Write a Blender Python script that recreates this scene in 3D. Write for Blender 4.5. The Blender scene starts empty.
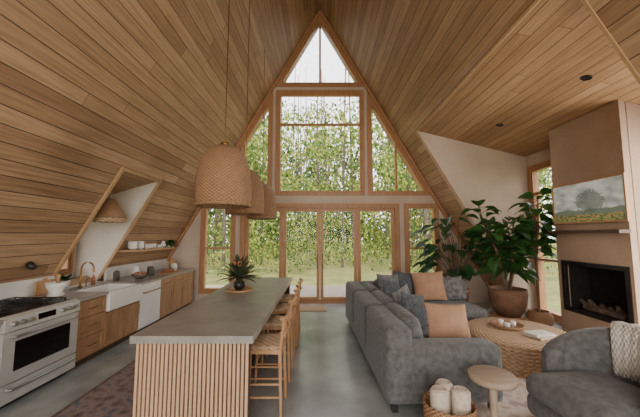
import bpy, math, random
from mathutils import Vector, Matrix, Euler, geometry
random.seed(7)
R=random.uniform
def lin(c):
    if isinstance(c,str):
        c=c.lstrip('#'); c=[int(c[i:i+2],16)/255 for i in (0,2,4)]
    return tuple((x/12.92 if x<=.04045 else ((x+.055)/1.055)**2.4) for x in c)+(1,)
# ------------------------------------------------------------ materials
def newmat(name):
    m=bpy.data.materials.new(name); m.use_nodes=True
    nt=m.node_tree; b=nt.nodes['Principled BSDF']
    return m,nt,b
def N(nt,t,**k):
    n=nt.nodes.new(t)
    for a,v in k.items(): setattr(n,a,v)
    return n
def L(nt,a,b): nt.links.new(a,b)
def math_(nt,op,a,b=None,c=None):
    n=N(nt,'ShaderNodeMath',operation=op)
    for i,x in enumerate((a,b,c)):
        if x is None: continue
        if isinstance(x,(int,float)): n.inputs[i].default_value=x
        else: L(nt,x,n.inputs[i])
    return n.outputs[0]
def mixc(nt,f,a,b,mode='MIX'):
    n=N(nt,'ShaderNodeMix',data_type='RGBA',blend_type=mode)
    for s,x in ((0,f),(6,a),(7,b)):
        if isinstance(x,(int,float,tuple)): n.inputs[s].default_value=x
        else: L(nt,x,n.inputs[s])
    return n.outputs[2]
def mat(name,c1,c2=None,rough=.6,scale=6,stretch=(1,1,1),bump=0,bscale=None,metal=0,detail=4,spec=.4,sheen=0,trans=0):
    m,nt,b=newmat(name)
    c2=c2 or c1
    tc=N(nt,'ShaderNodeTexCoord'); mp=N(nt,'ShaderNodeMapping'); mp.inputs['Scale'].default_value=stretch
    L(nt,tc.outputs['Object'],mp.inputs['Vector'])
    nz=N(nt,'ShaderNodeTexNoise'); nz.inputs['Scale'].default_value=scale; nz.inputs['Detail'].default_value=detail
    L(nt,mp.outputs[0],nz.inputs['Vector'])
    rp=N(nt,'ShaderNodeValToRGB'); rp.color_ramp.elements[0].position=.3; rp.color_ramp.elements[1].position=.7
    rp.color_ramp.elements[0].color=lin(c1); rp.color_ramp.elements[1].color=lin(c2)
    L(nt,nz.outputs['Fac'],rp.inputs[0]); L(nt,rp.outputs[0],b.inputs['Base Color'])
    b.inputs['Roughness'].default_value=rough; b.inputs['Metallic'].default_value=metal
    b.inputs['Specular IOR Level'].default_value=spec
    if sheen: b.inputs['Sheen Weight'].default_value=sheen
    if bump:
        n2=N(nt,'ShaderNodeTexNoise'); n2.inputs['Scale'].default_value=bscale or scale*4; n2.inputs['Detail'].default_value=5
        L(nt,mp.outputs[0],n2.inputs['Vector'])
        bp=N(nt,'ShaderNodeBump'); bp.inputs['Strength'].default_value=bump; bp.inputs['Distance'].default_value=.02
        L(nt,n2.outputs['Fac'],bp.inputs['Height']); L(nt,bp.outputs[0],b.inputs['Normal'])
    return m
def planks(name,c1,c2,c3,w=.14,ln=6.5,rough=.5):
    m,nt,b=newmat(name)
    uv=N(nt,'ShaderNodeTexCoord'); sp=N(nt,'ShaderNodeSeparateXYZ'); L(nt,uv.outputs['UV'],sp.inputs[0])
    v=math_(nt,'DIVIDE',sp.outputs[1],w); iv=math_(nt,'FLOOR',v); fv=math_(nt,'FRACT',v)
    wn=N(nt,'ShaderNodeTexWhiteNoise',noise_dimensions='1D'); L(nt,iv,wn.inputs['W'])
    u=math_(nt,'ADD',math_(nt,'DIVIDE',sp.outputs[0],ln),math_(nt,'MULTIPLY',wn.outputs['Value'],9.7))
    iu=math_(nt,'FLOOR',u); fu=math_(nt,'FRACT',u)
    cb=N(nt,'ShaderNodeCombineXYZ'); L(nt,iv,cb.inputs[0]); L(nt,iu,cb.inputs[1])
    w2=N(nt,'ShaderNodeTexWhiteNoise',noise_dimensions='2D'); L(nt,cb.outputs[0],w2.inputs['Vector'])
    rp=N(nt,'ShaderNodeValToRGB'); e=rp.color_ramp.elements
    e[0].position=0; e[0].color=lin(c1); e[1].position=1; e[1].color=lin(c3)
    x=e.new(.5); x.color=lin(c2); L(nt,w2.outputs['Value'],rp.inputs[0])
    cg=N(nt,'ShaderNodeCombineXYZ'); L(nt,math_(nt,'MULTIPLY',sp.outputs[0],1.3),cg.inputs[0]); L(nt,math_(nt,'MULTIPLY',sp.outputs[1],26),cg.inputs[1])
    L(nt,math_(nt,'MULTIPLY',w2.outputs['Value'],30),cg.inputs[2])
    g=N(nt,'ShaderNodeTexNoise'); g.inputs['Scale'].default_value=1.4; g.inputs['Detail'].default_value=6; L(nt,cg.outputs[0],g.inputs['Vector'])
    gr=N(nt,'ShaderNodeValToRGB'); gr.color_ramp.elements[0].position=.3; gr.color_ramp.elements[1].position=.65
    gr.color_ramp.elements[0].color=(.68,.64,.6,1); gr.color_ramp.elements[1].color=(1,1,1,1); L(nt,g.outputs['Fac'],gr.inputs[0])
    col=mixc(nt,1.0,rp.outputs[0],gr.outputs[0],'MULTIPLY')
    seam=math_(nt,'MAXIMUM',math_(nt,'LESS_THAN',fv,.05),math_(nt,'LESS_THAN',fu,.0008))
    col=mixc(nt,seam,col,lin('#452f21'))
    L(nt,col,b.inputs['Base Color']); b.inputs['Roughness'].default_value=rough
    b.inputs['Specular IOR Level'].default_value=.35
    h=math_(nt,'ADD',math_(nt,'SUBTRACT',1.0,seam),math_(nt,'MULTIPLY',g.outputs['Fac'],.15))
    bp=N(nt,'ShaderNodeBump'); bp.inputs['Strength'].default_value=.5; bp.inputs['Distance'].default_value=.008
    L(nt,h,bp.inputs['Height']); L(nt,bp.outputs[0],b.inputs['Normal'])
    return m
def weave(name,c1,c2,k=60,kv=60,rough=.7,bump=.8):
    m,nt,b=newmat(name)
    uv=N(nt,'ShaderNodeTexCoord'); sp=N(nt,'ShaderNodeSeparateXYZ'); L(nt,uv.outputs['UV'],sp.inputs[0])
    a=math_(nt,'SINE',math_(nt,'MULTIPLY',sp.outputs[0],k)); c=math_(nt,'SINE',math_(nt,'MULTIPLY',sp.outputs[1],kv))
    p=math_(nt,'ADD',math_(nt,'MULTIPLY',math_(nt,'MULTIPLY',a,c),.5),.5)
    nz=N(nt,'ShaderNodeTexNoise'); nz.inputs['Scale'].default_value=14; L(nt,uv.outputs['Object'],nz.inputs['Vector'])
    f=math_(nt,'ADD',math_(nt,'MULTIPLY',p,.7),math_(nt,'MULTIPLY',nz.outputs['Fac'],.35))
    L(nt,mixc(nt,f,lin(c1),lin(c2)),b.inputs['Base Color'])
    b.inputs['Roughness'].default_value=rough
    bp=N(nt,'ShaderNodeBump'); bp.inputs['Strength'].default_value=bump; bp.inputs['Distance'].default_value=.015
    L(nt,p,bp.inputs['Height']); L(nt,bp.outputs[0],b.inputs['Normal'])
    return m
def leafmat(name,c1,c2,tr=.35,rough=.45,spec=.4):
    m=mat(name,c1,c2,rough=rough,scale=3,spec=spec)
    nt=m.node_tree; b=nt.nodes['Principled BSDF']; out=nt.nodes['Material Output']
    t=N(nt,'ShaderNodeBsdfTranslucent'); t.inputs[0].default_value=lin(c2)
    mx=N(nt,'ShaderNodeMixShader'); mx.inputs[0].default_value=tr
    L(nt,b.outputs[0],mx.inputs[1]); L(nt,t.outputs[0],mx.inputs[2]); L(nt,mx.outputs[0],out.inputs['Surface'])
    return m
def glassmat(name):
    m,nt,b=newmat(name); out=nt.nodes['Material Output']
    t=N(nt,'ShaderNodeBsdfTransparent'); g=N(nt,'ShaderNodeBsdfGlossy'); g.inputs['Roughness'].default_value=.02
    mx=N(nt,'ShaderNodeMixShader'); mx.inputs[0].default_value=.006
    L(nt,t.outputs[0],mx.inputs[1]); L(nt,g.outputs[0],mx.inputs[2]); L(nt,mx.outputs[0],out.inputs['Surface'])
    return m
m_plank=planks('cedar_planks','#99785a','#aa8968','#b99876',w=.17)
m_plankR=m_plank
m_plankD=planks('cedar_planks_dormer','#a5815d','#b48e68','#c29c75',w=.16)
m_trim=mat('window_fir_trim','#a27550','#b5865f',rough=.45,scale=3,stretch=(6,6,1),bump=.1)
m_edge=mat('pale_edge_trim','#a98661','#b8946e',rough=.5,scale=3,stretch=(4,4,1))
m_plaster=mat('plaster_wall','#bca996','#c9b7a4',rough=.85,scale=2,bump=.08,bscale=30)
m_white=mat('white_wall','#cdc5b9','#d8d0c5',rough=.8,scale=2)
m_chim=mat('limewash_plaster','#a0866f','#b39982',rough=.9,scale=1.6,bump=.25,bscale=9)
m_conc=mat('polished_concrete','#797d7e','#a5a7a3',rough=.2,scale=1.6,detail=10,bump=.03,bscale=30,spec=.55)
m_counter=mat('concrete_counter','#827d75','#9a948a',rough=.32,scale=5,detail=8,bump=.03)
m_oak=mat('oak_cabinet','#8f6c4b','#a8815e',rough=.5,scale=2.5,stretch=(5,5,.6),bump=.06)
m_slat=mat('island_slat','#b39070','#c8a584',rough=.55,scale=3,stretch=(8,8,.6),bump=.05)
m_gap=mat('slat_gap','#453224','#55402f',rough=.8)
m_stool=mat('stool_wood','#a57a55','#bb9068',rough=.5,scale=4,stretch=(5,5,1))
m_enamel=mat('white_enamel','#dcd9d4','#e4e1dc',rough=.25,scale=2)
m_range=mat('satin_stainless','#c4c2be','#d2d0cc',rough=.32,scale=2,metal=.45)
m_steel=mat('brushed_steel','#a8a6a2','#b9b7b3',rough=.3,metal=1,scale=3)
m_black=mat('black_metal','#1a1817','#242120',rough=.4,scale=5)
m_mantel=mat('walnut_mantel','#4a3527','#5e4534',rough=.5,scale=5,stretch=(5,1,5))
m_blackglass=mat('black_glass','#0b0b0c','#111112',rough=.08,scale=2,spec=.6)
m_brass=mat('aged_brass','#8a6a3c','#9c7a48',rough=.35,metal=1,scale=5)
m_sofa=mat('grey_chenille','#4a4a49','#696866',rough=.95,scale=17,bump=.5,bscale=50,sheen=.15,detail=10)
m_pgrey=mat('pillow_grey','#464748','#7c7a77',rough=.95,scale=16,bump=.5,bscale=50,sheen=.1)
m_pblue=mat('pillow_slate','#2c2f33','#535556',rough=.95,scale=22,bump=.5,bscale=60,sheen=.1)
m_pbrown=mat('pillow_tan','#97735a','#a68267',rough=.95,scale=8,bump=.3,bscale=60)
m_wicker=weave('wicker','#6b4b32','#b88d66',k=140,kv=190)
m_wickerP=weave('wicker_pendant','#725036','#bb916b',k=120,kv=170,bump=1)
m_jute=weave('jute_rope','#8f7153','#cdae8a',k=70,kv=150,bump=1)
m_cream=mat('cream_textile','#b3a492','#cdbfad',rough=.95,scale=30,bump=.5,bscale=60)
m_cer=mat('white_ceramic','#d6d0c7','#e2dcd4',rough=.3,scale=4)
m_terra=mat('brown_planter','#684936','#86634b',rough=.7,scale=6,bump=.2)
m_clay=mat('clay_pot','#8c5a3b','#a06c4b',rough=.8,scale=6)
m_leaf=leafmat('fiddle_leaf','#213e1e','#3f682e',tr=.22,rough=.38)
m_leaf2=leafmat('monstera_leaf','#1d3a20','#385e31',tr=.22,rough=.38)
m_protea=leafmat('protea_leaf','#2d3828','#56603f',tr=.2)
m_stem=mat('woody_stem','#5c4633','#76604a',rough=.9,scale=10)
m_glass=glassmat('window_glass')
m_fire=mat('firebrick_dark','#15130f','#221d19',rough=.9,scale=8)
m_log=mat('fire_log','#4a3a30','#7d6a5c',rough=1,scale=12,bump=.6)
m_wall_tile=mat('marble_backsplash','#c0bbb4','#dcd8d2',rough=.3,scale=1.8,detail=8)
m_dish=mat('dark_stoneware','#4a433d','#5e554d',rough=.5,scale=6)
# ------------------------------------------------------------ mesh builder
class MB:
    def __init__(s): s.v=[];s.f=[];s.m=[];s.s=[];s.uv=[]
    def add(s,vs,fs,mi=0,sm=False,M=None,uv=None):
        o=len(s.v)
        for i,p in enumerate(vs):
            p=Vector(p)
            if M is not None: p=M@p
            s.v.append(p); s.uv.append(uv[i] if uv else (p.x+p.y,p.z))
        for f in fs: s.f.append([o+i for i in f]); s.m.append(mi); s.s.append(sm)
    def box(s,lo,hi,mi=0,M=None):
        a,b,c=lo;d,e,f=hi
        s.add([(a,b,c),(d,b,c),(d,e,c),(a,e,c),(a,b,f),(d,b,f),(d,e,f),(a,e,f)],
          [(3,2,1,0),(4,5,6,7),(0,1,5,4),(1,2,6,5),(2,3,7,6),(3,0,4,7)],mi,False,M)
    def beam(s,p,q,w,h,mi=0,up=(0,0,1)):
        p=Vector(p);q=Vector(q);d=(q-p);l=d.length;d.normalize();up=Vector(up)
        x=d.cross(up).normalized();z=x.cross(d)
        M=Matrix((( x.x,d.x,z.x,p.x),(x.y,d.y,z.y,p.y),(x.z,d.z,z.z,p.z),(0,0,0,1)))
        s.box((-w/2,0,-h/2),(w/2,l,h/2),mi,M)
    def tube(s,pts,rad,mi=0,n=12,cap=True,sm=True):
        pts=[Vector(p) for p in pts]
        if isinstance(rad,(int,float)): rad=[rad]*len(pts)
        vs=[];fs=[];ref=None
        for i,p in enumerate(pts):
            d=(pts[min(i+1,len(pts)-1)]-pts[max(i-1,0)]).normalized()
            if ref is None: ref=Vector((0,0,1)) if abs(d.z)<.9 else Vector((1,0,0))
            x=d.cross(ref).normalized(); y=d.cross(x)
            for k in range(n):
                a=2*math.pi*k/n; vs.append(p+(x*math.cos(a)+y*math.sin(a))*rad[i])
        for i in range(len(pts)-1):
            for k in range(n):
                fs.append((i*n+k,i*n+(k+1)%n,(i+1)*n+(k+1)%n,(i+1)*n+k))
        s.add(vs,fs,mi,sm)
        if cap:
            s.add(vs[:n],[tuple(range(n))],mi); s.add(vs[-n:],[tuple(range(n))[::-1]],mi)
    def lathe(s,prof,c=(0,0,0),mi=0,n=32,M=None,sm=True):
        vs=[];fs=[];uv=[];acc=0
        rm=max(r for r,z in prof)
        for i,(r,z) in enumerate(prof):
            if i: acc+=math.hypot(r-prof[i-1][0],z-prof[i-1][1])
            for k in range(n+1):
                a=2*math.pi*k/n
                vs.append((c[0]+r*math.cos(a),c[1]+r*math.sin(a),c[2]+z)); uv.append((a*rm,acc))
        for i in range(len(prof)-1):
            for k in range(n):
                fs.append((i*(n+1)+k,i*(n+1)+k+1,(i+1)*(n+1)+k+1,(i+1)*(n+1)+k))
        s.add(vs,fs,mi,sm,M,uv)
    def soft(s,lo,hi,r=.06,puff=.02,mi=0,n=12,M=None):
        c=[(a+b)/2 for a,b in zip(lo,hi)];h=[(b-a)/2 for a,b in zip(lo,hi)]
        r=min(r,min(h)*.98)
        key={};vs=[];fs=[]
        def vert(p):
            k=tuple(round(x,5) for x in p)
            if k in key: return key[k]
            q=[];dd=[]
            for i in range(3):
                x=p[i]*h[i]; core=h[i]-r; cl=max(-core,min(core,x)); q.append(cl); dd.append(x-cl)
            l=math.sqrt(sum(x*x for x in dd)) or 1
            o=[q[i]+dd[i]/l*r for i in range(3)]
            for i in range(3):
                j,k2=(i+1)%3,(i+2)%3
                o[i]+=(p[i] if abs(p[i])>.999 else 0)*puff*(1-p[j]**2)*(1-p[k2]**2)
            key[k]=len(vs); vs.append((c[0]+o[0],c[1]+o[1],c[2]+o[2])); return key[k]
        g=[math.sin((i/n*2-1)*math.pi/2) for i in range(n+1)]
        for ax in range(3):
            for sg in (-1,1):
                for i in range(n):
                    for j in range(n):
                        q=[]
                        for (a,b) in ((i,j),(i+1,j),(i+1,j+1),(i,j+1)):
                            p=[0,0,0];p[ax]=sg;p[(ax+1)%3]=g[a];p[(ax+2)%3]=g[b];q.append(vert(p))
                        if sg<0:q.reverse()
                        fs.append(q)
        s.add(vs,fs,mi,True,M)
    def pillow(s,c,w,h,t,rot,mi=0,n=10):
        M=Matrix.Translation(c)@Euler(rot).to_matrix().to_4x4()
        for sg in (-1,1):
            vs=[];fs=[]
            for i in range(n+1):
                for j in range(n+1):
                    u=math.sin((i/n*2-1)*math.pi/2);v=math.sin((j/n*2-1)*math.pi/2)
                    pin=1-.07*(1-u*u if abs(v)>.5 else 0)*abs(v)
                    pin2=1-.07*(1-v*v if abs(u)>.5 else 0)*abs(u)
                    z=sg*t/2*((1-u*u)**.5)*((1-v*v)**.5)
                    vs.append((u*w/2*pin2,z,v*h/2*pin))
            for i in range(n):
                for j in range(n):
                    q=(i*(n+1)+j,(i+1)*(n+1)+j,(i+1)*(n+1)+j+1,i*(n+1)+j+1)
                    fs.append(q if sg<0 else q[::-1])
            s.add(vs,fs,mi,True,M)
    def leaf(s,base,d,Lh,W,mi=0,droop=.3,shape=.75,roll=0):
        d=Vector(d).normalized(); up=Vector((0,0,1))
        x=d.cross(up)
        if x.length<.1: x=Vector((1,0,0))
        x.normalize(); z=x.cross(d)
        x=(x*math.cos(roll)+z*math.sin(roll)); z=x.cross(d)
        vs=[];fs=[];n=7
        for i in range(n+1):
            t=i/n; w=W/2*math.sin(math.pi*min(1,max(0,t))**shape)**.8 if 0<t<1 else .004
            p=Vector(base)+d*Lh*t+Vector((0,0,-1))*droop*Lh*t*t
            vs+= [p-x*w+z*w*.35,p-x*w*.5+z*w*.1,p,p+x*w*.5+z*w*.1,p+x*w+z*w*.35]
        for i in range(n):
            for j in range(4):
                a=i*5+j; fs.append((a,a+1,a+6,a+5))
        s.add(vs,fs,mi,True)
    def obj(s,name,mats,loc=(0,0,0),rz=0,bevel=0,parent=None):
        me=bpy.data.meshes.new(name); me.from_pydata([tuple(p) for p in s.v],[],s.f)
        for m in mats: me.materials.append(m)
        me.polygons.foreach_set('material_index',s.m); me.polygons.foreach_set('use_smooth',s.s)
        ul=me.uv_layers.new(name='UVMap')
        flat=[]
        for l in me.loops: flat+=list(s.uv[l.vertex_index])
        ul.data.foreach_set('uv',flat)
        me.update()
        o=bpy.data.objects.new(name,me); bpy.context.scene.collection.objects.link(o)
        o.location=loc; o.rotation_euler=(0,0,rz)
        if parent: o.parent=parent
        if bevel:
            b=o.modifiers.new('bevel','BEVEL'); b.width=bevel; b.segments=2; b.limit_method='ANGLE'; b.angle_limit=math.radians(50)
        return o
# ------------------------------------------------------------ room constants
AP=8.05; K=.577; YF=7.93; YB=-3.0
def rx(h): return (AP-h)*K
def roof_piece(mb,sd,y0,y1,h0,h1):
    T=.2; vs=[];uv=[]
    for off in (0,T):
        for (y,h) in ((y0,h0),(y1,h0),(y1,h1),(y0,h1)):
            vs.append((sd*(rx(h)+off*.866),y,h+off*.5)); uv.append((y,h/.866+ (0 if sd<0 else 20)))
    fs=[(0,1,2,3),(7,6,5,4),(0,4,5,1),(1,5,6,2),(2,6,7,3),(3,7,4,0)]
    if sd<0: fs=[f[::-1] for f in fs]
    mb.add(vs,fs,0,False,None,uv)
LD=(4.55,5.65); RD=(2.57,6.78)
mb=MB()
roof_piece(mb,-1,YB,LD[0],0,AP); roof_piece(mb,-1,LD[1],8.6,0,AP)
roof_piece(mb,-1,LD[0],LD[1],2.77,AP); roof_piece(mb,-1,LD[0],LD[1],0,.9)
mb.obj('ceiling_slope_left',[m_plank])
mb=MB()
roof_piece(mb,1,YB,RD[0],0,AP); roof_piece(mb,1,RD[1],8.6,0,AP); roof_piece(mb,1,RD[0],RD[1],4.15,AP)
mb.obj('ceiling_slope_right',[m_plankR])
mb=MB()
def dh(x): return 4.15-.25*(x-2.25)
vs=[(2.2,RD[0],dh(2.2)),(2.2,RD[1],dh(2.2)),(4.9,RD[1],dh(4.9)),(4.9,RD[0],dh(4.9))]
vs2=[(a,b,c+.15) for a,b,c in vs]
uv=[(b,a*1.03+40) for a,b,c in vs]*2
mb.add(vs+vs2,[(0,1,2,3),(7,6,5,4),(0,4,5,1),(1,5,6,2),(2,6,7,3),(3,7,4,0)],0,False,None,uv)
mb.obj('ceiling_dormer_right',[m_plankD])
mb=MB()
def dl(x): return 2.77-.29*(abs(x)-3.05)
vs=[(-3.0,LD[0],dl(3.0)),(-3.0,LD[1],dl(3.0)),(-4.7,LD[1],dl(4.7)),(-4.7,LD[0],dl(4.7))]
mb.add(vs+[(a,b,c+.12) for a,b,c in vs],[(0,1,2,3),(7,6,5,4),(0,4,5,1),(1,5,6,2),(2,6,7,3),(3,7,4,0)],0,False,None,[(b,a*1.04+60) for a,b,c in vs]*2)
mb.obj('ceiling_dormer_left',[m_plankD])
mb=MB(); mb.box((-5.2,YB,-.12),(5.2,8.1,0)); mb.obj('floor',[m_conc])
# ---------------------------------------------------------- walls with holes
def wallpoly(name,outer,holes,mp,th,mats):
    loops=[[Vector((a,b,0)) for a,b in outer]]+[[Vector((a,b,0)) for a,b in h] for h in holes]
    tris=geometry.tessellate_polygon(loops)
    pts=[p for l in loops for p in l]; n=len(pts)
    vs=[mp(p.x,p.y,0) for p in pts]+[mp(p.x,p.y,-th) for p in pts]
    fs=[tuple(t) for t in tris]+[tuple(i+n for i in t[::-1]) for t in tris]
    o=0
    for l in loops:
        k=len(l)
        for i in range(k): a=o+i;b=o+(i+1)%k; fs.append((a,b,b+n,a+n))
        o+=k
    mb=MB(); mb.add(vs,fs); ob=mb.obj(name,mats)
    import bmesh
    bm=bmesh.new(); bm.from_mesh(ob.data); bmesh.ops.recalc_face_normals(bm,faces=bm.faces); bm.to_mesh(ob.data); bm.free()
    return ob
def inset(pts,d):
    n=len(pts);ls=[];out=[]
    for i in range(n):
        p=Vector(pts[i]);q=Vector(pts[(i+1)%n]);e=(q-p).normalized();nn=Vector((-e.y,e.x)); ls.append((p+nn*d,e))
    for i in range(n):
        p,e=ls[i-1];q,g=ls[i]
        den=e.x*g.y-e.y*g.x; t=((q.x-p.x)*g.y-(q.y-p.y)*g.x)/den; out.append(tuple(p+e*t))
    return out
def ring(mb,outer,inner,c0,c1,mp,mi=0):
    n=len(outer)
    vs=[mp(a,b,c0) for a,b in outer]+[mp(a,b,c0) for a,b in inner]+[mp(a,b,c1) for a,b in outer]+[mp(a,b,c1) for a,b in inner]
    fs=[]
    for i in range(n):
        j=(i+1)%n
        fs+=[(i,j,n+j,n+i),(2*n+i,3*n+i,3*n+j,2*n+j),(i,2*n+i,2*n+j,j),(n+i,n+j,3*n+j,3*n+i)]
    mb.add(vs,fs,mi)
def bar(mb,a0,b0,a1,b1,c0,c1,mp,mi=0):
    r=[(a0,b0),(a1,b0),(a1,b1),(a0,b1)]
    vs=[mp(a,b,c0) for a,b in r]+[mp(a,b,c1) for a,b in r]
    mb.add(vs,[(3,2,1,0),(4,5,6,7),(0,1,5,4),(1,2,6,5),(2,3,7,6),(3,0,4,7)],mi)
def window(name,poly,mp,bars=(),casing=.08,fr=.05):
    mb=MB()
    if casing: ring(mb,inset(poly,-casing),poly,.0,.03,mp)
    ring(mb,poly,inset(poly,fr),-.12,.015,mp)
    for b in bars: bar(mb,*b,-.08,.0,mp)
    g=inset(poly,fr*.8); vs=[mp(a,b,-.055) for a,b in g]; mb.add(vs,[tuple(range(len(vs)))],1)
    return mb.obj(name,[m_trim,m_glass])
mF=lambda a,b,c:(a,YF-c,b)
cw=[(-1.12,2.87),(1.12,2.87),(1.12,5.62),(-1.12,5.62)]
tri=[(-1.125,5.88),(1.125,5.88),(0,7.83)]
sr=[(1.36,2.87),(2.87,2.87),(1.36,5.49)]
sl=[(-1.36,2.87),(-1.36,5.49),(-2.87,2.87)]
dr=[(-2.02,.02),(2.02,.02),(2.02,2.5),(-2.02,2.5)]
lr=[(2.3,.32),(3.06,.32),(3.06,2.5),(2.3,2.5)]
ll=[(-3.06,.32),(-2.3,.32),(-2.3,2.5),(-3.06,2.5)]
gable=[(-4.64,0),(4.64,0),(0,AP)]
wallpoly('wall_far',gable,[cw,tri,sr,sl,dr,lr,ll],mF,.14,[m_plaster])
window('window_1',cw,mF,[(-1.07,4.72,1.07,4.77)])
window('window_2',tri,mF,[(-.03,5.9,.03,7.75)])
window('window_3',sr,mF,[(2.02,2.9,2.07,4.25)])
window('window_4',sl,mF,[(-2.07,2.9,-2.02,4.25)])
window('window_5',lr,mF,[(2.33,1.38,3.03,1.43)])
window('window_6',ll,mF,[(-3.03,1.38,-2.33,1.43)])
mb=MB(); ring(mb,inset(dr,-.08),dr,0,.03,mF); ring(mb,dr,inset(dr,.04),-.12,.015,mF)
mb.obj('trim_door_frame',[m_trim])
xs=[-1.97,-.98,0,.98,1.97]
for i in range(4):
    p=[(xs[i]+.006,.065),(xs[i+1]-.006,.065),(xs[i+1]-.006,2.455),(xs[i]+.006,2.455)]
    mb=MB(); ring(mb,p,inset(p,.085),-.07,-.01,mF)
    g=inset(p,.07); mb.add([mF(a,b,-.04) for a,b in g],[(0,1,2,3)],1)
    if i in (1,2):
        hx=-.07 if i==1 else .07
        mb.tube([mF(hx,.9,-.01),mF(hx,.9,.04),mF(hx,1.25,.04),mF(hx,1.25,-.01)],.01,2,8)
    mb.obj('door_%d'%(i+1),[m_trim,m_glass,m_black])
mb=MB()
for sd in (-1,1): mb.beam((sd*(rx(0)-.05),YF-.03,.0),(sd*.02,YF-.03,AP-.1),.06,.09,0,(0,1,0))
mb.obj('trim_gable',[m_trim])
mBk=lambda a,b,c:(a,YB+c,b)
bk=[[(-2.6,.05),(2.6,.05),(2.6,2.5),(-2.6,2.5)],[(-1.9,2.8),(1.9,2.8),(1.3,4.6),(-1.3,4.6)],[(-1.0,4.9),(1.0,4.9),(0,7.2)]]
wallpoly('wall_back',gable,bk,mBk,.14,[m_plaster])
for i,b in enumerate(bk): window('window_%d'%(10+i),b,mBk)
# right dormer walls
cheek=[(4.60,0),(4.72,0),(4.72,3.53),(2.25,4.15)]
cheekn=[(4.70,0),(4.72,0),(4.72,3.53),(2.40,4.11)]
wallpoly('wall_dormer_far',cheek,[],lambda a,b,c:(a,RD[1]-.012-c,b),.1,[m_plaster])
wallpoly('wall_dormer_near',cheekn,[],lambda a,b,c:(a,RD[0]+.002+c,b),.1,[m_plaster])
mR=lambda a,b,c:(4.72-c,a,b)
wr1=[(5.62,.12),(6.62,.12),(6.62,3.2),(5.62,3.2)]; wr2=[(2.75,.12),(3.9,.12),(3.9,3.2),(2.75,3.2)]  # second opening is out of view, added to let more light in
wallpoly('wall_right',[(RD[0],0),(RD[1],0),(RD[1],3.53),(RD[0],3.53)],[wr1,wr2],mR,.14,[m_plaster])
window('window_7',wr1,mR,[(5.66,2.62,6.58,2.68),(5.66,1.2,6.58,1.25)]); window('window_8',wr2,mR,[(2.79,2.62,3.86,2.68)])
mb=MB()
def rp(sd,h,off=.0): return (sd*(rx(h)-off*.866),h-off*.5)
x,z=rp(1,4.15,.005)
mb.beam((x,RD[0],z),(x,RD[1],z),.03,.06,0,(.866,0,.5))
for y,w in ((RD[0]-.012,.03),(RD[1],.035)): 
    a=rp(1,4.15,.005);b=rp(1,0.02,.005)
    mb.beam((a[0],y,a[1]),(b[0],y,b[1]),w,.02,0,(.866,0,.5))
mb.obj('trim_dormer_right',[m_edge])
mb=MB()
x,z=rp(-1,2.77,.01); mb.beam((x,LD[0]-.03,z),(x,LD[1]+.03,z),.05,.05,0,(-.866,0,.5))
for y in LD:
    a=rp(-1,2.77,.01);b=rp(-1,.95,.01); mb.beam((a[0],y,a[1]),(b[0],y,b[1]),.05,.05,0,(-.866,0,.5))
mb.obj('trim_dormer_left',[m_edge])
ck=[(-3.05,2.77),(-4.55,2.34),(-4.55,.88),(-4.14,.88)]
wallpoly('wall_kitchen_dormer_far',ck,[],lambda a,b,c:(a,LD[1]-.012-c,b),.1,[m_white])
wallpoly('wall_kitchen_dormer_near',ck,[],lambda a,b,c:(a,LD[0]+.012+c,b),.1,[m_white])
mL=lambda a,b,c:(-4.55+c,a,b)
wl=[(4.68,1.1),(5.52,1.1),(5.52,2.15),(4.68,2.15)]
wallpoly('wall_kitchen_dormer_outer',[(LD[0],.88),(LD[1],.88),(LD[1],2.35),(LD[0],2.35)],[wl],mL,.12,[m_white])
window('window_9',wl,mL,[(5.08,1.13,5.12,2.12)],casing=.06)
mb=MB(); mb.box((-4.0,2.2,0),(-3.95,LD[0],1.14)); mb.box((-4.0,LD[1],0),(-3.95,YF,1.14)); mb.box((-4.0,LD[0],0),(-3.95,LD[1],.88))
mb.obj('wall_backsplash',[m_wall_tile])
mb=MB(); mb.box((-4.55,LD[0],.84),(-3.95,LD[1],.9)); mb.obj('window_sill_kitchen',[m_wall_tile])
# ------------------------------------------------------------ fireplace
mC=lambda a,b,c:(4.22-c,a,b)
fb=[(4.18,.5),(5.28,.5),(5.28,1.28),(4.18,1.28)]
ch=wallpoly('plaster_face',[(4.1,0),(5.4,0),(5.4,3.65),(4.1,3.65)],[fb],mC,.1,[m_chim])
chim=bpy.data.objects.new('fireplace_chimney',None); bpy.context.scene.collection.objects.link(chim)
ch.parent=chim
mb=MB()
for y0,y1 in ((4.1,4.16),(5.34,5.4)):
    vs=[(4.31,y0,0),(4.715,y0,0),(4.715,y0,3.53),(4.31,y0,3.63)]
    mb.add(vs+[(a,y1,c) for a,b,c in vs],[(0,1,2,3),(7,6,5,4),(0,4,5,1),(1,5,6,2),(2,6,7,3),(3,7,4,0)])
mb.obj('plaster_returns',[m_chim],parent=chim)
mb=MB()
mb.box((4.66,4.16,.45),(4.70,5.34,1.33)); mb.box((4.31,4.16,.45),(4.68,5.34,.5)); mb.box((4.31,4.16,1.28),(4.68,5.34,1.33))
mb.box((4.31,4.12,.5),(4.68,4.18,1.28)); mb.box((4.31,5.28,.5),(4.68,5.34,1.28))
mb.obj('firebox_lining',[m_fire],parent=chim)
mb=MB(); ring(mb,inset(fb,-.03),inset(fb,.035),-.05,.015,mC); mb.obj('firebox_surround',[m_black],parent=chim,bevel=.004)
mb=MB()
for i in range(6):
    y=4.4+i*.13; mb.tube([(4.42+R(-.04,.04),y,.53+R(0,.03)),(4.5,y+R(.1,.3),.6+R(0,.12))],[.045,.035],0,8)
for i in range(2): mb.tube([(4.4+.1*i,4.4,.55),(4.4+.1*i,5.1,.56)],.05,0,10)
mb.obj('fire_logs',[m_log],parent=chim)
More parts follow.
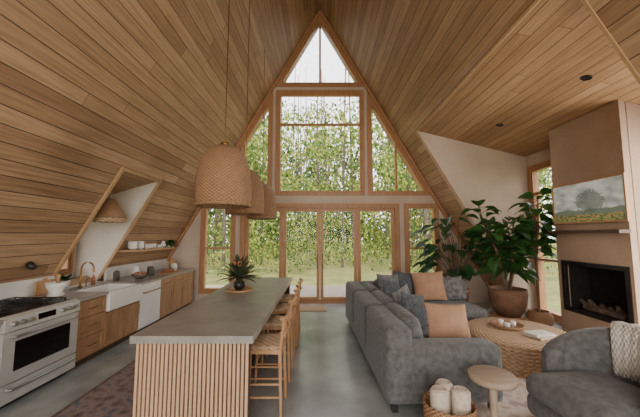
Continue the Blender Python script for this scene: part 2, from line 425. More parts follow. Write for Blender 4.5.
mb=MB(); mb.box((4.05,4.08,1.77),(4.217,5.42,1.82)); mb.obj('mantel_shelf',[m_mantel],bevel=.004)
# landscape art on the screen
m_art,nt,b=newmat('landscape_art')
tc=N(nt,'ShaderNodeTexCoord'); sp=N(nt,'ShaderNodeSeparateXYZ'); L(nt,tc.outputs['UV'],sp.inputs[0])
nz=N(nt,'ShaderNodeTexNoise'); nz.inputs['Scale'].default_value=5; nz.inputs['Detail'].default_value=8; L(nt,tc.outputs['UV'],nz.inputs['Vector'])
n2=N(nt,'ShaderNodeTexNoise'); n2.inputs['Scale'].default_value=22; L(nt,tc.outputs['UV'],n2.inputs['Vector'])
skr=N(nt,'ShaderNodeValToRGB'); e=skr.color_ramp.elements; e[0].position=.35; e[0].color=lin('#8d9492'); e[1].position=.65; e[1].color=lin('#d2d4cc'); L(nt,nz.outputs['Fac'],skr.inputs[0])
rpn=N(nt,'ShaderNodeValToRGB'); e=rpn.color_ramp.elements; e[0].position=.42; e[0].color=lin('#4f6238'); e[1].position=.6; e[1].color=lin('#b08455'); x=e.new(.5); x.color=lin('#7d8450'); L(nt,n2.outputs['Fac'],rpn.inputs[0])
hv=math_(nt,'ADD',sp.outputs[1],math_(nt,'MULTIPLY',nz.outputs['Fac'],.15))
col=mixc(nt,math_(nt,'GREATER_THAN',hv,.26),rpn.outputs[0],mixc(nt,math_(nt,'GREATER_THAN',hv,.38),lin('#6c7768'),skr.outputs[0]))
dx=math_(nt,'MULTIPLY',math_(nt,'SUBTRACT',sp.outputs[0],.55),1.5); dy=math_(nt,'SUBTRACT',sp.outputs[1],.5)
dd=math_(nt,'SQRT',math_(nt,'ADD',math_(nt,'MULTIPLY',dx,dx),math_(nt,'MULTIPLY',dy,dy)))
tree=math_(nt,'LESS_THAN',math_(nt,'ADD',dd,math_(nt,'MULTIPLY',n2.outputs['Fac'],.35)),.46)
col=mixc(nt,math_(nt,'MULTIPLY',tree,.7),col,lin('#55645a'))
L(nt,col,b.inputs['Base Color']); L(nt,col,b.inputs['Emission Color']); b.inputs['Emission Strength'].default_value=.35
b.inputs['Roughness'].default_value=.35
mb=MB(); tv=[(4.06,1.93),(5.36,1.93),(5.36,2.6),(4.06,2.6)]
mT=lambda a,b,c:(4.215-c,a,b)
ring(mb,tv,inset(tv,.025),0.0,.05,mT)
q=inset(tv,.024); mb.add([mT(a,b,.035) for a,b in q],[(0,1,2,3)],1,False,None,[(1,0),(0,0),(0,1),(1,1)])
mb.obj('wall_television',[m_stool,m_art])
# ------------------------------------------------------------ kitchen
X0=-3.15
def shaker(mb,y0,y1,z0,z1,x=X0,mi=0,handle=None):
    g=.004;w=.06
    mb.box((x-.018,y0+g,z0+g),(x-.008,y1-g,z1-g),mi)
    for (a,b2,c,d) in ((y0+g,y0+w,z0+g,z1-g),(y1-w,y1-g,z0+g,z1-g),(y0+w,y1-w,z0+g,z0+w),(y0+w,y1-w,z1-w,z1-g)):
        mb.box((x-.018,a,c),(x+.004,b2,d),mi)
    if handle=='h':
        c=(y0+y1)/2; mb.tube([(x,c-.07,(z0+z1)/2),(x+.03,c-.07,(z0+z1)/2),(x+.03,c+.07,(z0+z1)/2),(x,c+.07,(z0+z1)/2)],.006,1,8)
    if handle=='v':
        c=y1-.03; mb.tube([(x,c,z1-.2),(x+.03,c,z1-.2),(x+.03,c,z1-.06),(x,c,z1-.06)],.006,1,8)
mb=MB()
for (a,b2) in ((2.3,3.04),(4.01,5.36),(6.06,7.6)):
    top=.87
    if a!=4.01: mb.box((-3.93,a,.1),(X0-.02,b2,top))
    else:
        mb.box((-3.93,a,.1),(X0-.02,4.53,top)); mb.box((-3.93,4.53,.1),(X0-.02,5.36,.6))
    mb.box((-3.93,a,0),(X0-.08,b2,.1),2)
for z0,z1 in ((.12,.38),(.38,.64),(.64,.86)):
    shaker(mb,4.01,4.53,z0,z1,handle='h'); shaker(mb,2.3,3.04,z0,z1,handle='h')
shaker(mb,4.53,4.945,.12,.6,handle='v'); shaker(mb,4.945,5.36,.12,.6,handle='v')
for a in (6.07,6.57,7.07):
    shaker(mb,a,a+.5,.12,.66,handle='v'); shaker(mb,a,a+.5,.66,.86,handle='h')
mb.obj('kitchen_base_cabinet',[m_oak,m_brass,m_gap])
mb=MB()
for a,b2 in ((2.25,3.045),(4.005,4.535),(5.355,7.62)): mb.box((-3.945,a,.872),(X0+.03,b2,.912))
mb.box((-3.945,4.535,.872),(-3.72,5.355,.912))
mb.obj('kitchen_countertop',[m_counter],bevel=.004)
mb=MB(); y0,y1=4.545,5.345
mb.box((X0-.03,y0,.62),(X0+.04,y1,.9)); mb.box((-3.71,y0,.62),(-3.68,y1,.9)); mb.box((-3.7,y0,.62),(X0,y0+.03,.9)); mb.box((-3.7,y1-.03,.62),(X0,y1,.9)); mb.box((-3.7,y0,.62),(X0,y1,.66))
mb.obj('apron_sink',[m_enamel],bevel=.01)
mb=MB()
mb.lathe([(.0,0),(.028,0),(.028,.03),(.014,.04),(.014,.2)],(0,0,0),0,16)
pts=[(0,0,.2),(0,0,.3)]+[(.1-.1*math.cos(t),0,.3+.1*math.sin(t)) for t in [i*math.pi/8 for i in range(1,9)]]+[(.2,0,.24)]
mb.tube(pts,.013,0,12)
mb.tube([(0,0,.1),(0,.07,.12)],.008,0,8); mb.tube([(0,.12,0),(0,.12,.1),(.06,.12,.14)],.008,0,8)
mb.obj('kitchen_faucet',[m_brass],(-3.8,4.85,.913))
mb=MB(); mb.box((-3.9,5.37,.1),(X0-.01,6.05,.868)); mb.box((X0-.01,5.375,.12),(X0+.01,6.045,.76)); mb.box((X0-.01,5.375,.77),(X0+.01,6.045,.866))
mb.box((-3.9,5.37,0),(X0-.08,6.05,.1),1)
mb.tube([(X0,5.45,.72),(X0+.045,5.45,.72),(X0+.045,5.97,.72),(X0,5.97,.72)],.011,2,10)
mb.obj('dishwasher',[m_enamel,m_black,m_brass],bevel=.004)
mb=MB(); y0,y1=3.055,3.995
mb.box((-3.93,y0,.06),(X0,y1,.9)); mb.box((-3.9,y0+.02,0),(X0-.06,y1-.02,.06),1)
mb.box((X0,y0+.005,.26),(X0+.03,y1-.005,.76)); mb.box((X0+.03,y0+.13,.36),(X0+.034,y1-.13,.66),2)
mb.box((X0,y0+.005,.07),(X0+.03,y1-.005,.245))
for z in (.715,.2): mb.tube([(X0+.02,y0+.08,z),(X0+.075,y0+.08,z),(X0+.075,y1-.08,z),(X0+.02,y1-.08,z)],.014,3,12)
vs=[(X0,y0,.775),(X0+.045,y0,.775),(X0+.03,y0,.9),(X0-.02,y0,.925),(X0,y1,.775),(X0+.045,y1,.775),(X0+.03,y1,.9),(X0-.02,y1,.925)]
mb.add(vs,[(0,1,2,3),(7,6,5,4),(0,4,5,1),(1,5,6,2),(2,6,7,3),(3,7,4,0)],0)
mb.box((X0+.03,y0+.36,.81),(X0+.041,y1-.36,.875),2)
for y in (.09,.18,.27,.67,.76,.85):
    mb.tube([(X0+.035,y0+y,.84),(X0+.075,y0+y,.845)],[.026,.022],3,16)
mb.box((-3.93,y0+.01,.9),(X0-.02,y1-.01,.918),1)
for y in (3.28,3.77):
    for x in (-3.74,-3.4):
        mb.lathe([(0,.935),(.05,.935),(.055,.92)],(x,y,0),1,20)
        for k in range(4):
            a=k*math.pi/4; mb.beam((x-.13*math.cos(a),y-.13*math.sin(a),.95),(x+.13*math.cos(a),y+.13*math.sin(a),.95),.012,.012,1)
        for dx,dy in ((-.15,-.15),(.15,-.15),(.15,.15),(-.15,.15)): mb.box((x+dx-.008,y+dy-.008,.915),(x+dx+.008,y+dy+.008,.955),1)
        mb.beam((x-.15,y-.15,.95),(x+.15,y-.15,.95),.012,.012,1);mb.beam((x-.15,y+.15,.95),(x+.15,y+.15,.95),.012,.012,1)
        mb.beam((x-.15,y-.15,.95),(x-.15,y+.15,.95),.012,.012,1);mb.beam((x+.15,y-.15,.95),(x+.15,y+.15,.95),.012,.012,1)
mb.obj('kitchen_range',[m_range,m_black,m_blackglass,m_steel],bevel=.004)
mb=MB(); mb.box((-3.80,5.72,1.42),(-3.52,7.35,1.46)); mb.obj('floating_shelf',[m_edge],bevel=.003)
def bowl(mb,c,r,h,mi=0,n=20): mb.lathe([(r*.35,0),(r*.8,h*.4),(r,h),(r*.95,h),(r*.75,h*.45),(0.0,h*.12)],c,mi,n)
SX=-3.62
mb=MB()
for y in (5.85,6.08):
    for k in range(5): bowl(mb,(SX,y,1.461+k*.025),.085,.06)
for y in (6.28,6.39,6.5,6.61): mb.lathe([(0,0),(.035,0),(.04,.1),(.035,.1),(.03,.01),(0,.01)],(SX,y,1.461),0,16)
for k in range(6): mb.lathe([(0,0),(.06,0),(.09,.012),(.06,.012),(0,.008)],(SX,6.8,1.461+k*.012),0,24)
mb.lathe([(0,0),(.04,0),(.06,.06),(.03,.12),(.035,.15),(0,.15)],(SX,6.98,1.461),0,18)
mb.obj('stacked_crockery',[m_cer])
mb=MB(); mb.lathe([(0,0),(.05,0),(.065,.1),(.055,.1),(.05,.09),(0,.09)],(0,0,0),0,16)
for i in range(60):
    a=R(-1.8,1.8); mb.leaf((0,0,.09),(math.cos(a),math.sin(a),R(.1,1.6)),R(.14,.28),.06,1,.6)
mb.obj('potted_trailing_plant',[m_cer,m_leaf],(-3.6,7.2,1.461))
def jar(name,loc,prof,ms,mi=0,n=24):
    mb=MB(); mb.lathe(prof,(0,0,0),mi,n); return mb.obj(name,ms,loc)
mb=MB(); mb.lathe([(0,0),(.08,0),(.1,.02),(.07,.06),(.11,.13),(.12,.19),(.11,.19),(.09,.13),(0,.1)],(0,0,0),0,28); mb.lathe([(0,.14),(.022,.14),(.02,.25),(.035,.29),(0,.3)],(0.02,0,0),1,14)
mb.obj('mortar_and_pestle',[m_cer,m_stool],(-3.6,4.18,.913))
mb=MB(); mb.box((0,-.15,0),(.02,.15,.19)); mb.box((0,-.03,.19),(.02,.03,.22))
mb.obj('cutting_board',[m_stool],(-3.93,4.36,.913),bevel=.005)
mb=MB(); bowl(mb,(0,0,0),.15,.09,0,28)
for i in range(7):
    a=i*.9; mb.soft((.07*math.cos(a)-.035,.07*math.sin(a)-.035,.06),(.07*math.cos(a)+.035,.07*math.sin(a)+.035,.13),.035,0,1,6)
mb.obj('fruit_bowl',[m_dish,m_clay],(-3.45,5.85,.913))
jar('ceramic_jar',(-3.75,6.2,.913),[(0,0),(.06,0),(.075,.08),(.06,.16),(.035,.18),(.045,.2),(0,.2)],[m_cer])
jar('ceramic_jar',(-3.55,6.4,.913),[(0,0),(.06,0),(.07,.07),(.06,.14),(.035,.17),(0,.17)],[m_dish])
jar('ceramic_jar',(-3.75,5.62,.913),[(0,0),(.05,0),(.055,.12),(.05,.16),(.03,.17),(0,.19)],[m_dish])
jar('utensil_crock',(-3.7,6.65,.913),[(0,0),(.06,0),(.065,.15),(.055,.15),(.05,.02),(0,.02)],[m_clay])
jar('wooden_canister',(-3.6,7.4,.913),[(0,0),(.07,0),(.075,.22),(.045,.25),(0,.26)],[m_stool])
jar('ceramic_jar',(-3.45,7.2,.913),[(0,0),(.06,0),(.07,.1),(.05,.16),(0,.17)],[m_cer])
mb=MB(); mb.box((0,0,0),(.3,.42,.02)); mb.soft((.04,.06,.02),(.26,.22,.09),.03,.01,1,8)
mb.obj('bread_on_board',[m_stool,m_clay],(-3.5,6.58,.913))
mb=MB(); mb.lathe([(0,0),(.05,0),(.07,.11),(.06,.11),(0,.1)],(0,0,0),0,16)
for i in range(44):
    a=R(0,6.28); mb.leaf((0,0,.1),(math.cos(a),math.sin(a),R(.4,2)),R(.14,.28),.05,1,.4)
mb.obj('potted_herb',[m_cer,m_leaf],(-4.1,4.92,.903))
jar('soap_bottle',(-3.82,5.15,.913),[(0,0),(.03,0),(.03,.12),(.01,.14),(.01,.17),(0,.17)],[m_clay])
mb=MB(); mb.lathe([(0,0),(.045,0),(.05,.03),(.035,.09),(0,.1)],(0,0,0),0,20,Matrix.Rotation(math.radians(120),4,'Y'))
mb.obj('wall_spotlight',[m_black],(-3.83,4.0,1.36))
def pendant(name,loc,r,h,cordtop):
    mb=MB()
    pr=[(.1,1),(.2,.988),(.4,.955),(.58,.905),(.73,.83),(.85,.73),(.93,.6),(.975,.45),(1.0,.28),(1.0,.12),(.985,.0)]
    prof=[(a*r,b*h) for a,b in pr]+[(a*r*.96,b*h-.008) for a,b in pr[::-1]]
    mb.lathe(prof,(0,0,0),0,56)
    mb.lathe([(r*.98,0),(r*1.015,.006),(r*1.015,.03),(r*.985,.036)],(0,0,0),0,56)
    mb.tube([(0,0,h*.96),(0,0,cordtop)],.006,1,8)
    mb.lathe([(0,h*.7),(.03,h*.72),(.03,h*.97),(.05,h*1.0),(.05,h*1.03),(0,h*1.03)],(0,0,0),1,16)
    mb.lathe([(0,h*.45),(.03,h*.48),(.045,h*.55),(.03,h*.65),(.02,h*.72)],(0,0,0),2,16)
    mb.obj(name,[m_wickerP,m_brass,m_cer],loc)
for x,y in ((-1.17,3.62),(-1.24,4.95),(-1.24,6.4)): pendant('woven_pendant_lamp',(x,y,2.09),.31 if y>4 else .33,.76,AP+x/K-2.09)
mb=MB()
mb.lathe([(.03,.34),(.09,.33),(.16,.2),(.25,.06),(.27,0),(.26,0),(.15,.18),(.05,.31)],(0,0,0),0,40)
mb.lathe([(.262,-.07),(.27,0)],(0,0,0),1,60); mb.tube([(0,0,.3),(0,0,.57)],.005,2,8)
mb.obj('rattan_pendant_lamp',[m_wicker,m_jute,m_brass],(-3.6,5.1,2.03))
# ------------------------------------------------------------ island
ix0,ix1,iy0,iy1=-1.57,-.55,2.56,6.05
mb=MB()
mb.box((ix0+.05,iy0+.1,.0),(ix1-.36,iy1-.06,.85),1)
mb.box((ix0+.04,iy0+.04,.0),(ix1-.04,iy0+.1,.85),1)
mb.box((ix0+.04,iy1-.1,.0),(ix1-.04,iy1-.05,.85),1)
def slat(p,axis):
    x,y=p; w=.023
    mb.box((x-w/2,y-w/2,.0),(x+w/2,y+w/2,.85),0)
n=27
for i in range(n):
    x=ix0+.055+(ix1-ix0-.11)*i/(n-1); slat((x,iy0+.035),0); slat((x,iy1-.045),0)
n=90
for i in range(n): slat((ix0+.045,iy0+.06+(iy1-iy0-.12)*i/(n-1)),1)
mb.box((ix0,iy0,.85),(ix1,iy1,.912),2)
mb.obj('kitchen_island',[m_slat,m_gap,m_counter],bevel=.004)
mb=MB(); mb.lathe([(0,0),(.2,0),(.21,.025),(.2,.025),(.19,.01),(0,.01)],(0,0,0),0,36)
mb.obj('wooden_tray',[m_stool],(-1.22,4.62,.913))
mb=MB(); mb.lathe([(0,0),(.05,0),(.085,.05),(.08,.11),(.04,.15),(.045,.18),(.035,.18),(0,.1)],(0,0,0),0,24)
for i in range(95):
    a=R(0,6.28); e=R(-.1,1.5); st=Vector((math.cos(a)*math.cos(e),math.sin(a)*math.cos(e),math.sin(e)))
    o=Vector((0,0,.17))+st*R(0,.16); mb.leaf(o,st+Vector((0,0,.1)),R(.2,.34),R(.04,.075),1,.25)
for i in range(5):
    a=i*1.25; mb.tube([(0,0,.15),(.08*math.cos(a),.08*math.sin(a),.34)],.006,1,6); mb.soft((.08*math.cos(a)-.035,.08*math.sin(a)-.035,.35),(.08*math.cos(a)+.035,.08*math.sin(a)+.035,.44),.035,0,2,6)
mb.obj('vase_with_foliage',[m_black,m_protea,m_clay],(-1.22,4.62,.925))
def stool(loc):
    mb=MB(); s=.2
    for sx in (-1,1):
        for sy in (-1,1):
            q=(sx*(s-.03)+.05,sy*(s-.03),.93) if sx>0 else (sx*(s-.03),sy*(s-.03),.62)
            mb.tube([(sx*s,sy*s,0),(sx*(s-.02),sy*(s-.03),.6),q],[.015,.019,.015],0,10)
    mb.box((-s,-s,.6),(s,s,.64),0); mb.soft((-s,-s+.01,.63),(s-.02,s-.01,.672),.02,.004,1,8)
    for z,w in ((.2,.19),(.32,.19)):
        mb.tube([(-w,-w,z),(w,-w,z)],.011,0,8); mb.tube([(-w,w,z),(w,w,z)],.011,0,8)
    mb.tube([(-.195,-.19,.22),(-.195,.19,.22)],.012,0,8)
    pts=[(.2+.05*math.cos(t*math.pi/2),.21*math.sin(t*math.pi/2),.93) for t in [-1,-.6,-.2,.2,.6,1]]
    mb.tube(pts,.022,0,10)
    mb.tube([(p[0]-.01,p[1],.8) for p in pts],.012,0,8)
    mb.obj('counter_stool',[m_stool,m_jute],loc,bevel=.003)
for y in (3.2,3.95,4.7,5.45): stool((-.57,y,0))
# ------------------------------------------------------------ sofa
mb=MB()
Lx,Ly,Fx=1.17,3.25,2.3
mb.soft((0,.02,.07),(Lx,Ly,.3),.05,.0); mb.soft((Lx-.1,Ly-1.1,.07),(Fx,Ly,.3),.05,.0)
mb.soft((0,0,.08),(Lx,.3,.63),.07,.012)
for i in range(3): mb.soft((0,.03+i*1.07,.1),(.28,1.1+i*1.07,.8),.07,.008)
for i in range(2): mb.soft((.25,.3+i*.93,.28),(Lx+.01,1.23+i*.93,.47),.06,.02)
mb.soft((.25,2.16,.28),(1.2,Ly-.2,.47),.06,.02)
mb.soft((1.2,Ly-1.12,.28),(Fx+.01,Ly-.2,.47),.06,.02)
mb.soft((.2,Ly-.27,.1),(1.25,Ly,.8),.09,.012); mb.soft((1.25,Ly-.27,.1),(Fx,Ly,.8),.09,.012)
for i in range(3):
    M=Matrix.Translation((.38,.75+i*.88,.62))@Euler((0,math.radians(-12),0)).to_matrix().to_4x4()
    mb.soft((-.12,-.42,-.22),(.12,.42,.2),.09,.03,0,10,M)
for i in range(2):
    M=Matrix.Translation((.95+i*.92,Ly-.36,.66))@Euler((math.radians(-12),0,0)).to_matrix().to_4x4()
    mb.soft((-.44,-.12,-.22),(.44,.12,.22),.1,.04,0,10,M)
for x,y in ((.08,.08),(Lx-.1,.08),(.08,Ly-.1),(Fx-.1,Ly-.1),(Fx-.1,Ly-1.0)): mb.box((x-.03,y-.03,0),(x+.03,y+.03,.09),1)
sx,sy,sr_=.66,3.05,math.radians(2.5); SZ=.012
sofa=mb.obj('sectional_sofa',[m_sofa,m_black],(sx,sy,SZ),sr_)
def onsofa(name,p,w,h,t,rot,m):
    c,s_=math.cos(sr_),math.sin(sr_)
    mb=MB(); mb.pillow((0,0,0),w,h,t,rot); mb.obj(name,[m],(sx+p[0]*c-p[1]*s_,sy+p[0]*s_+p[1]*c,p[2]+SZ))
rad=math.radians
onsofa('throw_pillow',(.62,1.0,.72),.54,.48,.18,(rad(-10),rad(12),rad(40)),m_pblue)
onsofa('throw_pillow',(.92,.66,.69),.56,.42,.17,(rad(-20),rad(4),rad(10)),m_pbrown)
onsofa('throw_pillow',(.64,1.45,.73),.5,.46,.16,(rad(-12),rad(-10),rad(50)),m_pgrey)
onsofa('throw_pillow',(.62,2.0,.74),.52,.5,.16,(rad(-12),rad(14),rad(45)),m_pblue)
onsofa('throw_pillow',(.72,2.55,.76),.54,.52,.16,(rad(-14),rad(5),rad(30)),m_pgrey)
onsofa('throw_pillow',(1.52,2.68,.77),.6,.54,.17,(rad(-16),rad(-3),rad(-3)),m_pbrown)
onsofa('throw_pillow',(1.08,2.78,.77),.48,.52,.15,(rad(-14),rad(8),rad(8)),m_pblue)
onsofa('throw_pillow',(1.98,2.74,.72),.46,.44,.15,(rad(-18),rad(-6),rad(-10)),m_pgrey)
# ------------------------------------------------------------ pouf coffee table
mb=MB()
prof=[(0,.4)]; prof+=[(.6,.4),(.64,.385)]
for i in range(9):
    z=.365-i*.043; prof+=[(.665,z),(.69,z-.011),(.69,z-.03),(.665,z-.04)]
prof+=[(.64,0.0),(0,0)]
mb.lathe(prof,(0,0,0),0,56); mb.obj('woven_pouf_table',[m_jute],(2.8,4.42,.012))
mb=MB(); mb.lathe([(0,0),(.2,0),(.22,.045),(.205,.045),(.19,.012),(0,.012)],(0,0,0),0,36)
for i in range(3):
    a=i*2.1; mb.lathe([(0,.012),(.03,.012),(.038,.08),(.03,.08),(0,.03)],(.09*math.cos(a),.09*math.sin(a),0),1,14)
mb.obj('serving_tray',[m_wicker,m_cer],(2.72,4.5,.415))
mb=MB(); mb.box((-.17,-.12,0),(.17,.12,.025),0,Matrix.Rotation(.4,4,'Z')); mb.box((-.15,-.1,.026),(.15,.1,.045),1,Matrix.Rotation(.2,4,'Z'))
mb.obj('stacked_books',[m_cream,m_cer],(2.9,4.1,.415))
mb=MB(); mb.lathe([(0,.47),(.185,.47),(.195,.485),(.195,.51),(.185,.525),(0,.525)],(0,0,0),0,36)
mb.lathe([(.0,0),(.13,0),(.13,.02),(.035,.05),(.03,.25),(.04,.47)],(0,0,0),0,24)
mb.obj('side_table',[mat('whitewashed_oak','#93806b','#aa9782',rough=.6,scale=5,stretch=(1,6,1))],(1.5,2.74,.012))
mb=MB(); mb.lathe([(0,0),(.17,0),(.2,.15),(.205,.36),(.2,.37),(.19,.36),(.18,.1),(0,.02)],(0,0,0),0,40)
for i,(x,y) in enumerate(((-.085,-.02),(.085,-.03),(0,.09))):
    mb.tube([(x,y,.04),(x,y,.46),(x,y,.475)],[.074,.074,.062],1,20)
    for r in (.055,.035,.018): mb.lathe([(r,.475),(r,.483),(r-.01,.483),(r-.01,.475)],(x,y,0),1,20)
mb.obj('basket_of_rolled_blankets',[m_wicker,m_cream],(1.06,2.6,.012))
# ------------------------------------------------------------ armchair (barrel back)
mb=MB()
mb.soft((-.42,-.4,.1),(.38,.4,.3),.07,.0); mb.soft((-.46,-.36,.28),(.3,.36,.48),.08,.03)
na=28; pn=14; vs=[];fs=[]
for i in range(na+1):
    t=i/na; a=math.radians(-112+224*t)
    cap=max(.02,min(1,(1-(1-min(1,min(t,1-t)/.06))**2)**.5 if min(t,1-t)<.06 else 1))
    top=.6+.3*max(0,math.cos(a*.8))**.8
    for k in range(pn):
        b2=2*math.pi*k/pn; ex=.45
        cx=math.copysign(abs(math.cos(b2))**ex,math.cos(b2)); cz=math.copysign(abs(math.sin(b2))**ex,math.sin(b2))
        hc=(top+.08)/2; hh=(top-.08)/2
        r=.42+cx*.095*cap; z=hc+cz*hh*(.75+.25*cap)
        vs.append((r*math.cos(a)*1.02,r*math.sin(a),z))
for i in range(na):
    for k in range(pn): fs.append((i*pn+k,i*pn+(k+1)%pn,(i+1)*pn+(k+1)%pn,(i+1)*pn+k))
fs.append(tuple(range(pn))[::-1]); fs.append(tuple(na*pn+k for k in range(pn)))
mb.add(vs,fs,0,True)
for x,y in ((-.33,-.33),(.33,-.3),(-.33,.33),(.33,.3)): mb.tube([(x,y,.12),(x*1.05,y*1.05,0)],[.025,.015],1,10)
AC=(2.36,2.6); ar=rad(8)
mb.obj('grey_armchair',[m_sofa,m_stool],(AC[0],AC[1],.012),ar)
m_thr=weave('checked_throw','#8f877c','#d4ccc0',k=120,kv=120,rough=.95,bump=.5)
mb=MB(); prof=[(.302,.5),(.305,.6),(.308,.72),(.315,.84),(.35,.925),(.43,.935),(.5,.925),(.535,.83),(.54,.65),(.545,.45),(.55,.25)]
vs=[];fs=[];uv=[];ny=14
for j in range(ny+1):
    a=rad(-14+44*j/ny)
    for i,(r,z) in enumerate(prof):
        rr=r+.006*math.sin(j*1.9+i*.5); vs.append((rr*math.cos(a)*1.02,rr*math.sin(a),z+.004*math.sin(j*1.7))); uv.append((a*.6,i*.09))
n=len(prof)
for j in range(ny):
    for i in range(n-1): fs.append((j*n+i,j*n+i+1,(j+1)*n+i+1,(j+1)*n+i))
mb.add(vs,fs,0,True,None,uv); o=mb.obj('throw_blanket',[m_thr],(AC[0],AC[1],.012),ar); sd=o.modifiers.new('s','SOLIDIFY'); sd.thickness=.012; sd.offset=0
# ------------------------------------------------------------ rugs
def rugmat(name,cs,scale=3):
    m,nt,b=newmat(name)
    tc=N(nt,'ShaderNodeTexCoord')
    vo=N(nt,'ShaderNodeTexVoronoi',distance='MANHATTAN'); vo.inputs['Scale'].default_value=scale; vo.inputs['Randomness'].default_value=.6; L(nt,tc.outputs['Object'],vo.inputs['Vector'])
    nz=N(nt,'ShaderNodeTexNoise'); nz.inputs['Scale'].default_value=6; nz.inputs['Detail'].default_value=12; nz.inputs['Roughness'].default_value=.7; L(nt,tc.outputs['Object'],nz.inputs['Vector'])
    f=math_(nt,'ADD',math_(nt,'MULTIPLY',vo.outputs['Distance'],.35),math_(nt,'MULTIPLY',nz.outputs['Fac'],.85))
    rp=N(nt,'ShaderNodeValToRGB'); e=rp.color_ramp.elements; e[0].position=.4; e[0].color=lin(cs[0]); e[1].position=.85; e[1].color=lin(cs[-1])
    for i,c in enumerate(cs[1:-1]): x=e.new(.4+.45*(i+1)/(len(cs)-1)); x.color=lin(c)
    L(nt,f,rp.inputs[0]); L(nt,rp.outputs[0],b.inputs['Base Color']); b.inputs['Roughness'].default_value=1
    return m
mb=MB(); mb.box((-.45,-1.4,0),(.45,1.4,.01),1); mb.box((-.4,-1.33,.01),(.4,1.33,.012),0)
mb.obj('runner_rug',[rugmat('runner_pile',['#4a4646','#77605a','#8a7a74','#5d6268'],7),mat('runner_border','#5d4b45','#766158',rough=1,scale=20)],(-2.13,3.75,0))
mb=MB(); mb.box((-1.35,-1.85,0),(1.35,1.85,.009),1); mb.box((-1.25,-1.75,.009),(1.25,1.75,.011),0)
mb.obj('area_rug',[rugmat('area_pile',['#8b7468','#b09a8c','#c4b4a6','#9c8880'],6),mat('area_border','#a28b7c','#b8a395',rough=1,scale=20)],(2.5,3.8,0))
mb=MB(); mb.box((-.55,-.28,0),(.55,.28,.015)); mb.obj('door_mat',[mat('coir','#8f7355','#a68a6c',rough=1,scale=60)],(-.4,7.35,0))
# ------------------------------------------------------------ plants
def figtree(name,loc,potp,potm,stems,nl,Lf,stand=0,bias=(0,0)):
    mb=MB()
    if stand:
        mb.box((-.26,-.26,stand-.04),(.26,.26,stand),3)
        for a,b2 in ((-1,-1),(1,-1),(1,1),(-1,1)): mb.box((a*.22-.025,b2*.22-.025,0),(a*.22+.025,b2*.22+.025,stand-.04),3)
    pr=[(r,z+stand) for r,z in potp]; mb.lathe(pr,(0,0,0),0,36)
    for st in stems:
        pts=[Vector(p) for p in st]; mb.tube(pts,[.022]*(len(pts)-1)+[.008],2,8)
        segs=[(pts[i],pts[i+1]) for i in range(len(pts)-1)][1:]
        for i in range(nl):
            a,b2=segs[int(i*len(segs)/nl)]; t=(i*len(segs)/nl)%1; p=a.lerp(b2,t)
            an=i*2.4+R(-.4,.4); el=R(-.1,.8)
            d=Vector((math.cos(an)+bias[0],math.sin(an)+bias[1],el)); q=p+d.normalized()*.1
            mb.tube([p,q],.006,2,5,False)
            mb.leaf(q,d,Lf*R(.75,1.15),Lf*R(.62,.78),1,R(.2,.8),.95,R(-.7,.7))
    return mb.obj(name,[potm,m_leaf,m_stem,m_stool],loc)
figtree('fiddle_leaf_fig',(3.7,6.05,0),[(0,0),(.2,0),(.31,.2),(.345,.42),(.33,.52),(.31,.52),(.3,.46),(0,.46)],m_terra,
 [[(0,0,.6),(-.1,0,1.1),(-.35,-.05,1.7),(-.5,0,2.35)],[(.05,.05,.6),(.1,0,1.05),(.12,-.1,1.6),(.12,-.1,2.05)],[(-.05,-.05,.6),(-.2,-.2,1.0),(-.35,-.3,1.45),(-.5,-.3,1.8)],[(.0,-.05,.6),(.0,-.2,1.0),(-.05,-.3,1.45),(-.1,-.25,2.0)]],30,.37,.18)
figtree('potted_rubber_fig',(4.12,5.8,0),[(0,0),(.14,0),(.21,.12),(.21,.24),(.17,.33),(.155,.33),(.15,.28),(0,.28)],m_wicker,
 [[(0,0,.3),(0,-.02,1.3),(.02,-.05,1.8),(-.05,-.1,2.4)],[(0,0,.3),(.0,.0,1.4),(.0,-.1,1.8),(.03,-.12,2.5)]],24,.34,0,(-.3,-.3))
mb=MB(); mb.lathe([(0,0),(.15,0),(.2,.34),(.21,.34),(.21,.4),(.19,.4),(.18,.34),(0,.34)],(0,0,.2),0,32)
for i in range(3):
    a=i*2.09+.4; mb.tube([(.17*math.cos(a),.17*math.sin(a),0),(.13*math.cos(a),.13*math.sin(a),.22)],.018,3,8)
mb.lathe([(0,.17),(.18,.17),(.18,.2),(0,.2)],(0,0,0),3,24)
for i in range(60):
    a=R(0,6.28); r=R(.15,.62); h=R(.35,1.6)
    tip=Vector((r*math.cos(a)-.15,r*math.sin(a)*.6,.5+h))
    mb.tube([(0,0,.5),(tip.x*.4,tip.y*.4,.5+h*.6),tip],[.01,.008,.006],2,6)
    mb.leaf(tip,(math.cos(a),math.sin(a),-.1),R(.26,.36),R(.22,.3),1,.4,.6,R(-.4,.4))
mb.obj('potted_monstera',[m_clay,m_leaf2,m_stem,m_stool],(3.0,6.6,0))
mb=MB()
for x,y in ((3.54,3.82),(3.45,5.6)):
    M=Matrix.Translation((x,y,dh(x)))@Matrix.Rotation(math.atan(.25),4,'Y')
    mb.lathe([(0,-.01),(.045,-.01),(.055,-.014),(.062,-.01),(.062,.01)],(0,0,0),0,20,M)
mb.obj('recessed_downlight',[m_black])
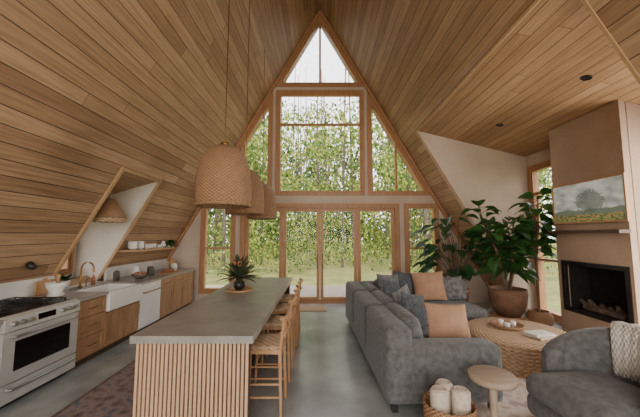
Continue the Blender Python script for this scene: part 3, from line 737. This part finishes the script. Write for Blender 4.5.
# ------------------------------------------------------------ outdoors
mb=MB(); mb.box((-70,8.12,-.5),(70,90,-.4)); mb.box((-70,-60,-.5),(70,8.12,-.4)); mb.obj('ground_outside',[mat('forest_floor','#5f6838','#8a8450',rough=1,scale=1.2,bump=.3)])
mb=MB()
for i in range(22): mb.box((-5,8.15+i*.145,-.14),(5,8.285+i*.145,-.1))
mb.obj('deck_outside',[mat('deck_board','#8c8276','#a29789',rough=.8,scale=3,stretch=(1,8,1))])
mb=MB(); random.seed(21)
for i in range(100):
    y=R(16,46); x=R(-1,1)*(4+y*.6); h=R(14,24); r=R(.05,.11)*(1+y*.012); dx=R(-.6,.6)
    mb.tube([(x,y,-.45),(x+dx*.5,y,h*.5),(x+dx,y,h)],[r,r*.75,r*.25],3,7,False)
    for k in range(6):
        z=h*R(.25,.95); a=R(0,6.28); l=R(.8,2.2); t=z/h; px=x+dx*t
        mb.tube([(px,y,z),(px+math.cos(a)*l,y+math.sin(a)*l,z+l*.4)],[r*.3,r*.1],3,4,False)
def cluster(c,s,n,sz,pal):
    for k in range(n):
        while True:
            q=Vector((R(-1,1),R(-1,1),R(-1,1)))
            if q.length<1: break
        p=Vector(c)+Vector((q.x*s[0],q.y*s[1],q.z*s[2]))
        e=Euler((R(0,6),R(0,6),R(0,6))).to_matrix(); a=e@Vector((sz,0,0))*R(.6,1.2); b2=e@Vector((0,sz*.6,0))
        mb.add([p-a,p-b2,p+a,p+b2],[(0,1,2,3)],random.choice(pal))
for i in range(430):
    y=R(15,40); x=R(-1,1)*(4+y*.6); cluster((x,y,R(1,1+y*.46)),(R(1,2.4),1.5,R(.6,1.6)),85,.09+y*.003,(0,0,1,1,2))
for i in range(330):
    y=R(44,56); x=R(-1,1)*(4+y*.65); cluster((x,y,R(0,1)**1.25*17),(R(2,4),2,R(1.5,3)),95,.42,(1,2,2,4,0))
for i in range(170):
    y=R(14,34); x=R(-1,1)*(4+y*.65); cluster((x,y,R(-.2,1.3)),(1.6,1.3,.8),95,.1,(0,0,1,2))
mb.obj('forest_trees',[leafmat('leaf_yellowgreen','#959b4c','#b2b564',tr=.42,rough=.8,spec=.1),leafmat('leaf_green','#5e763a','#7a9047',tr=.42,rough=.8,spec=.1),leafmat('leaf_dark','#3b532f','#526a3c',tr=.32,rough=.8,spec=.1),mat('bark','#544a40','#73675b',rough=1,scale=6),leafmat('leaf_deep','#2f4427','#415935',tr=.25,rough=.9,spec=.1)])
# ------------------------------------------------------------ light
w=bpy.data.worlds.new('World'); bpy.context.scene.world=w; w.use_nodes=True
bg=w.node_tree.nodes['Background']; bg.inputs[0].default_value=(.98,.98,1,1); bg.inputs[1].default_value=4.0
s=bpy.data.lights.new('sun','SUN'); s.energy=4; s.angle=.2; s.color=(1,.93,.8); o=bpy.data.objects.new('sun',s); bpy.context.scene.collection.objects.link(o); o.rotation_euler=Euler((rad(33),0,rad(15)))
def area(name,loc,tgt,sx_,sy_,e,c=(1,1,1)):
    l=bpy.data.lights.new(name,'AREA'); l.shape='RECTANGLE'; l.size=sx_; l.size_y=sy_; l.energy=e; l.color=c
    o=bpy.data.objects.new(name,l); bpy.context.scene.collection.objects.link(o); o.location=loc
    o.rotation_euler=(Vector(tgt)-Vector(loc)).to_track_quat('-Z','Y').to_euler()
area('fill_lamp_back',(0,-2.7,2.2),(0,4,1.5),4.5,3.2,275,(1,.95,.88))  # added fill lamp behind the camera, brightens the interior only
area('fill_lamp_side',(4.6,3.3,1.8),(0,3.9,2.0),1.1,2.8,90,(1,.97,.93))  # added off-camera fill lamp, set just inside the near right-hand window
cd=bpy.data.cameras.new('camera'); cd.lens=16.9; cd.sensor_width=36; cd.clip_start=.05; cd.clip_end=300
co=bpy.data.objects.new('camera',cd); bpy.context.scene.collection.objects.link(co); co.location=(0,0,1.74); co.rotation_euler=(rad(95.1),0,0)
bpy.context.scene.camera=co
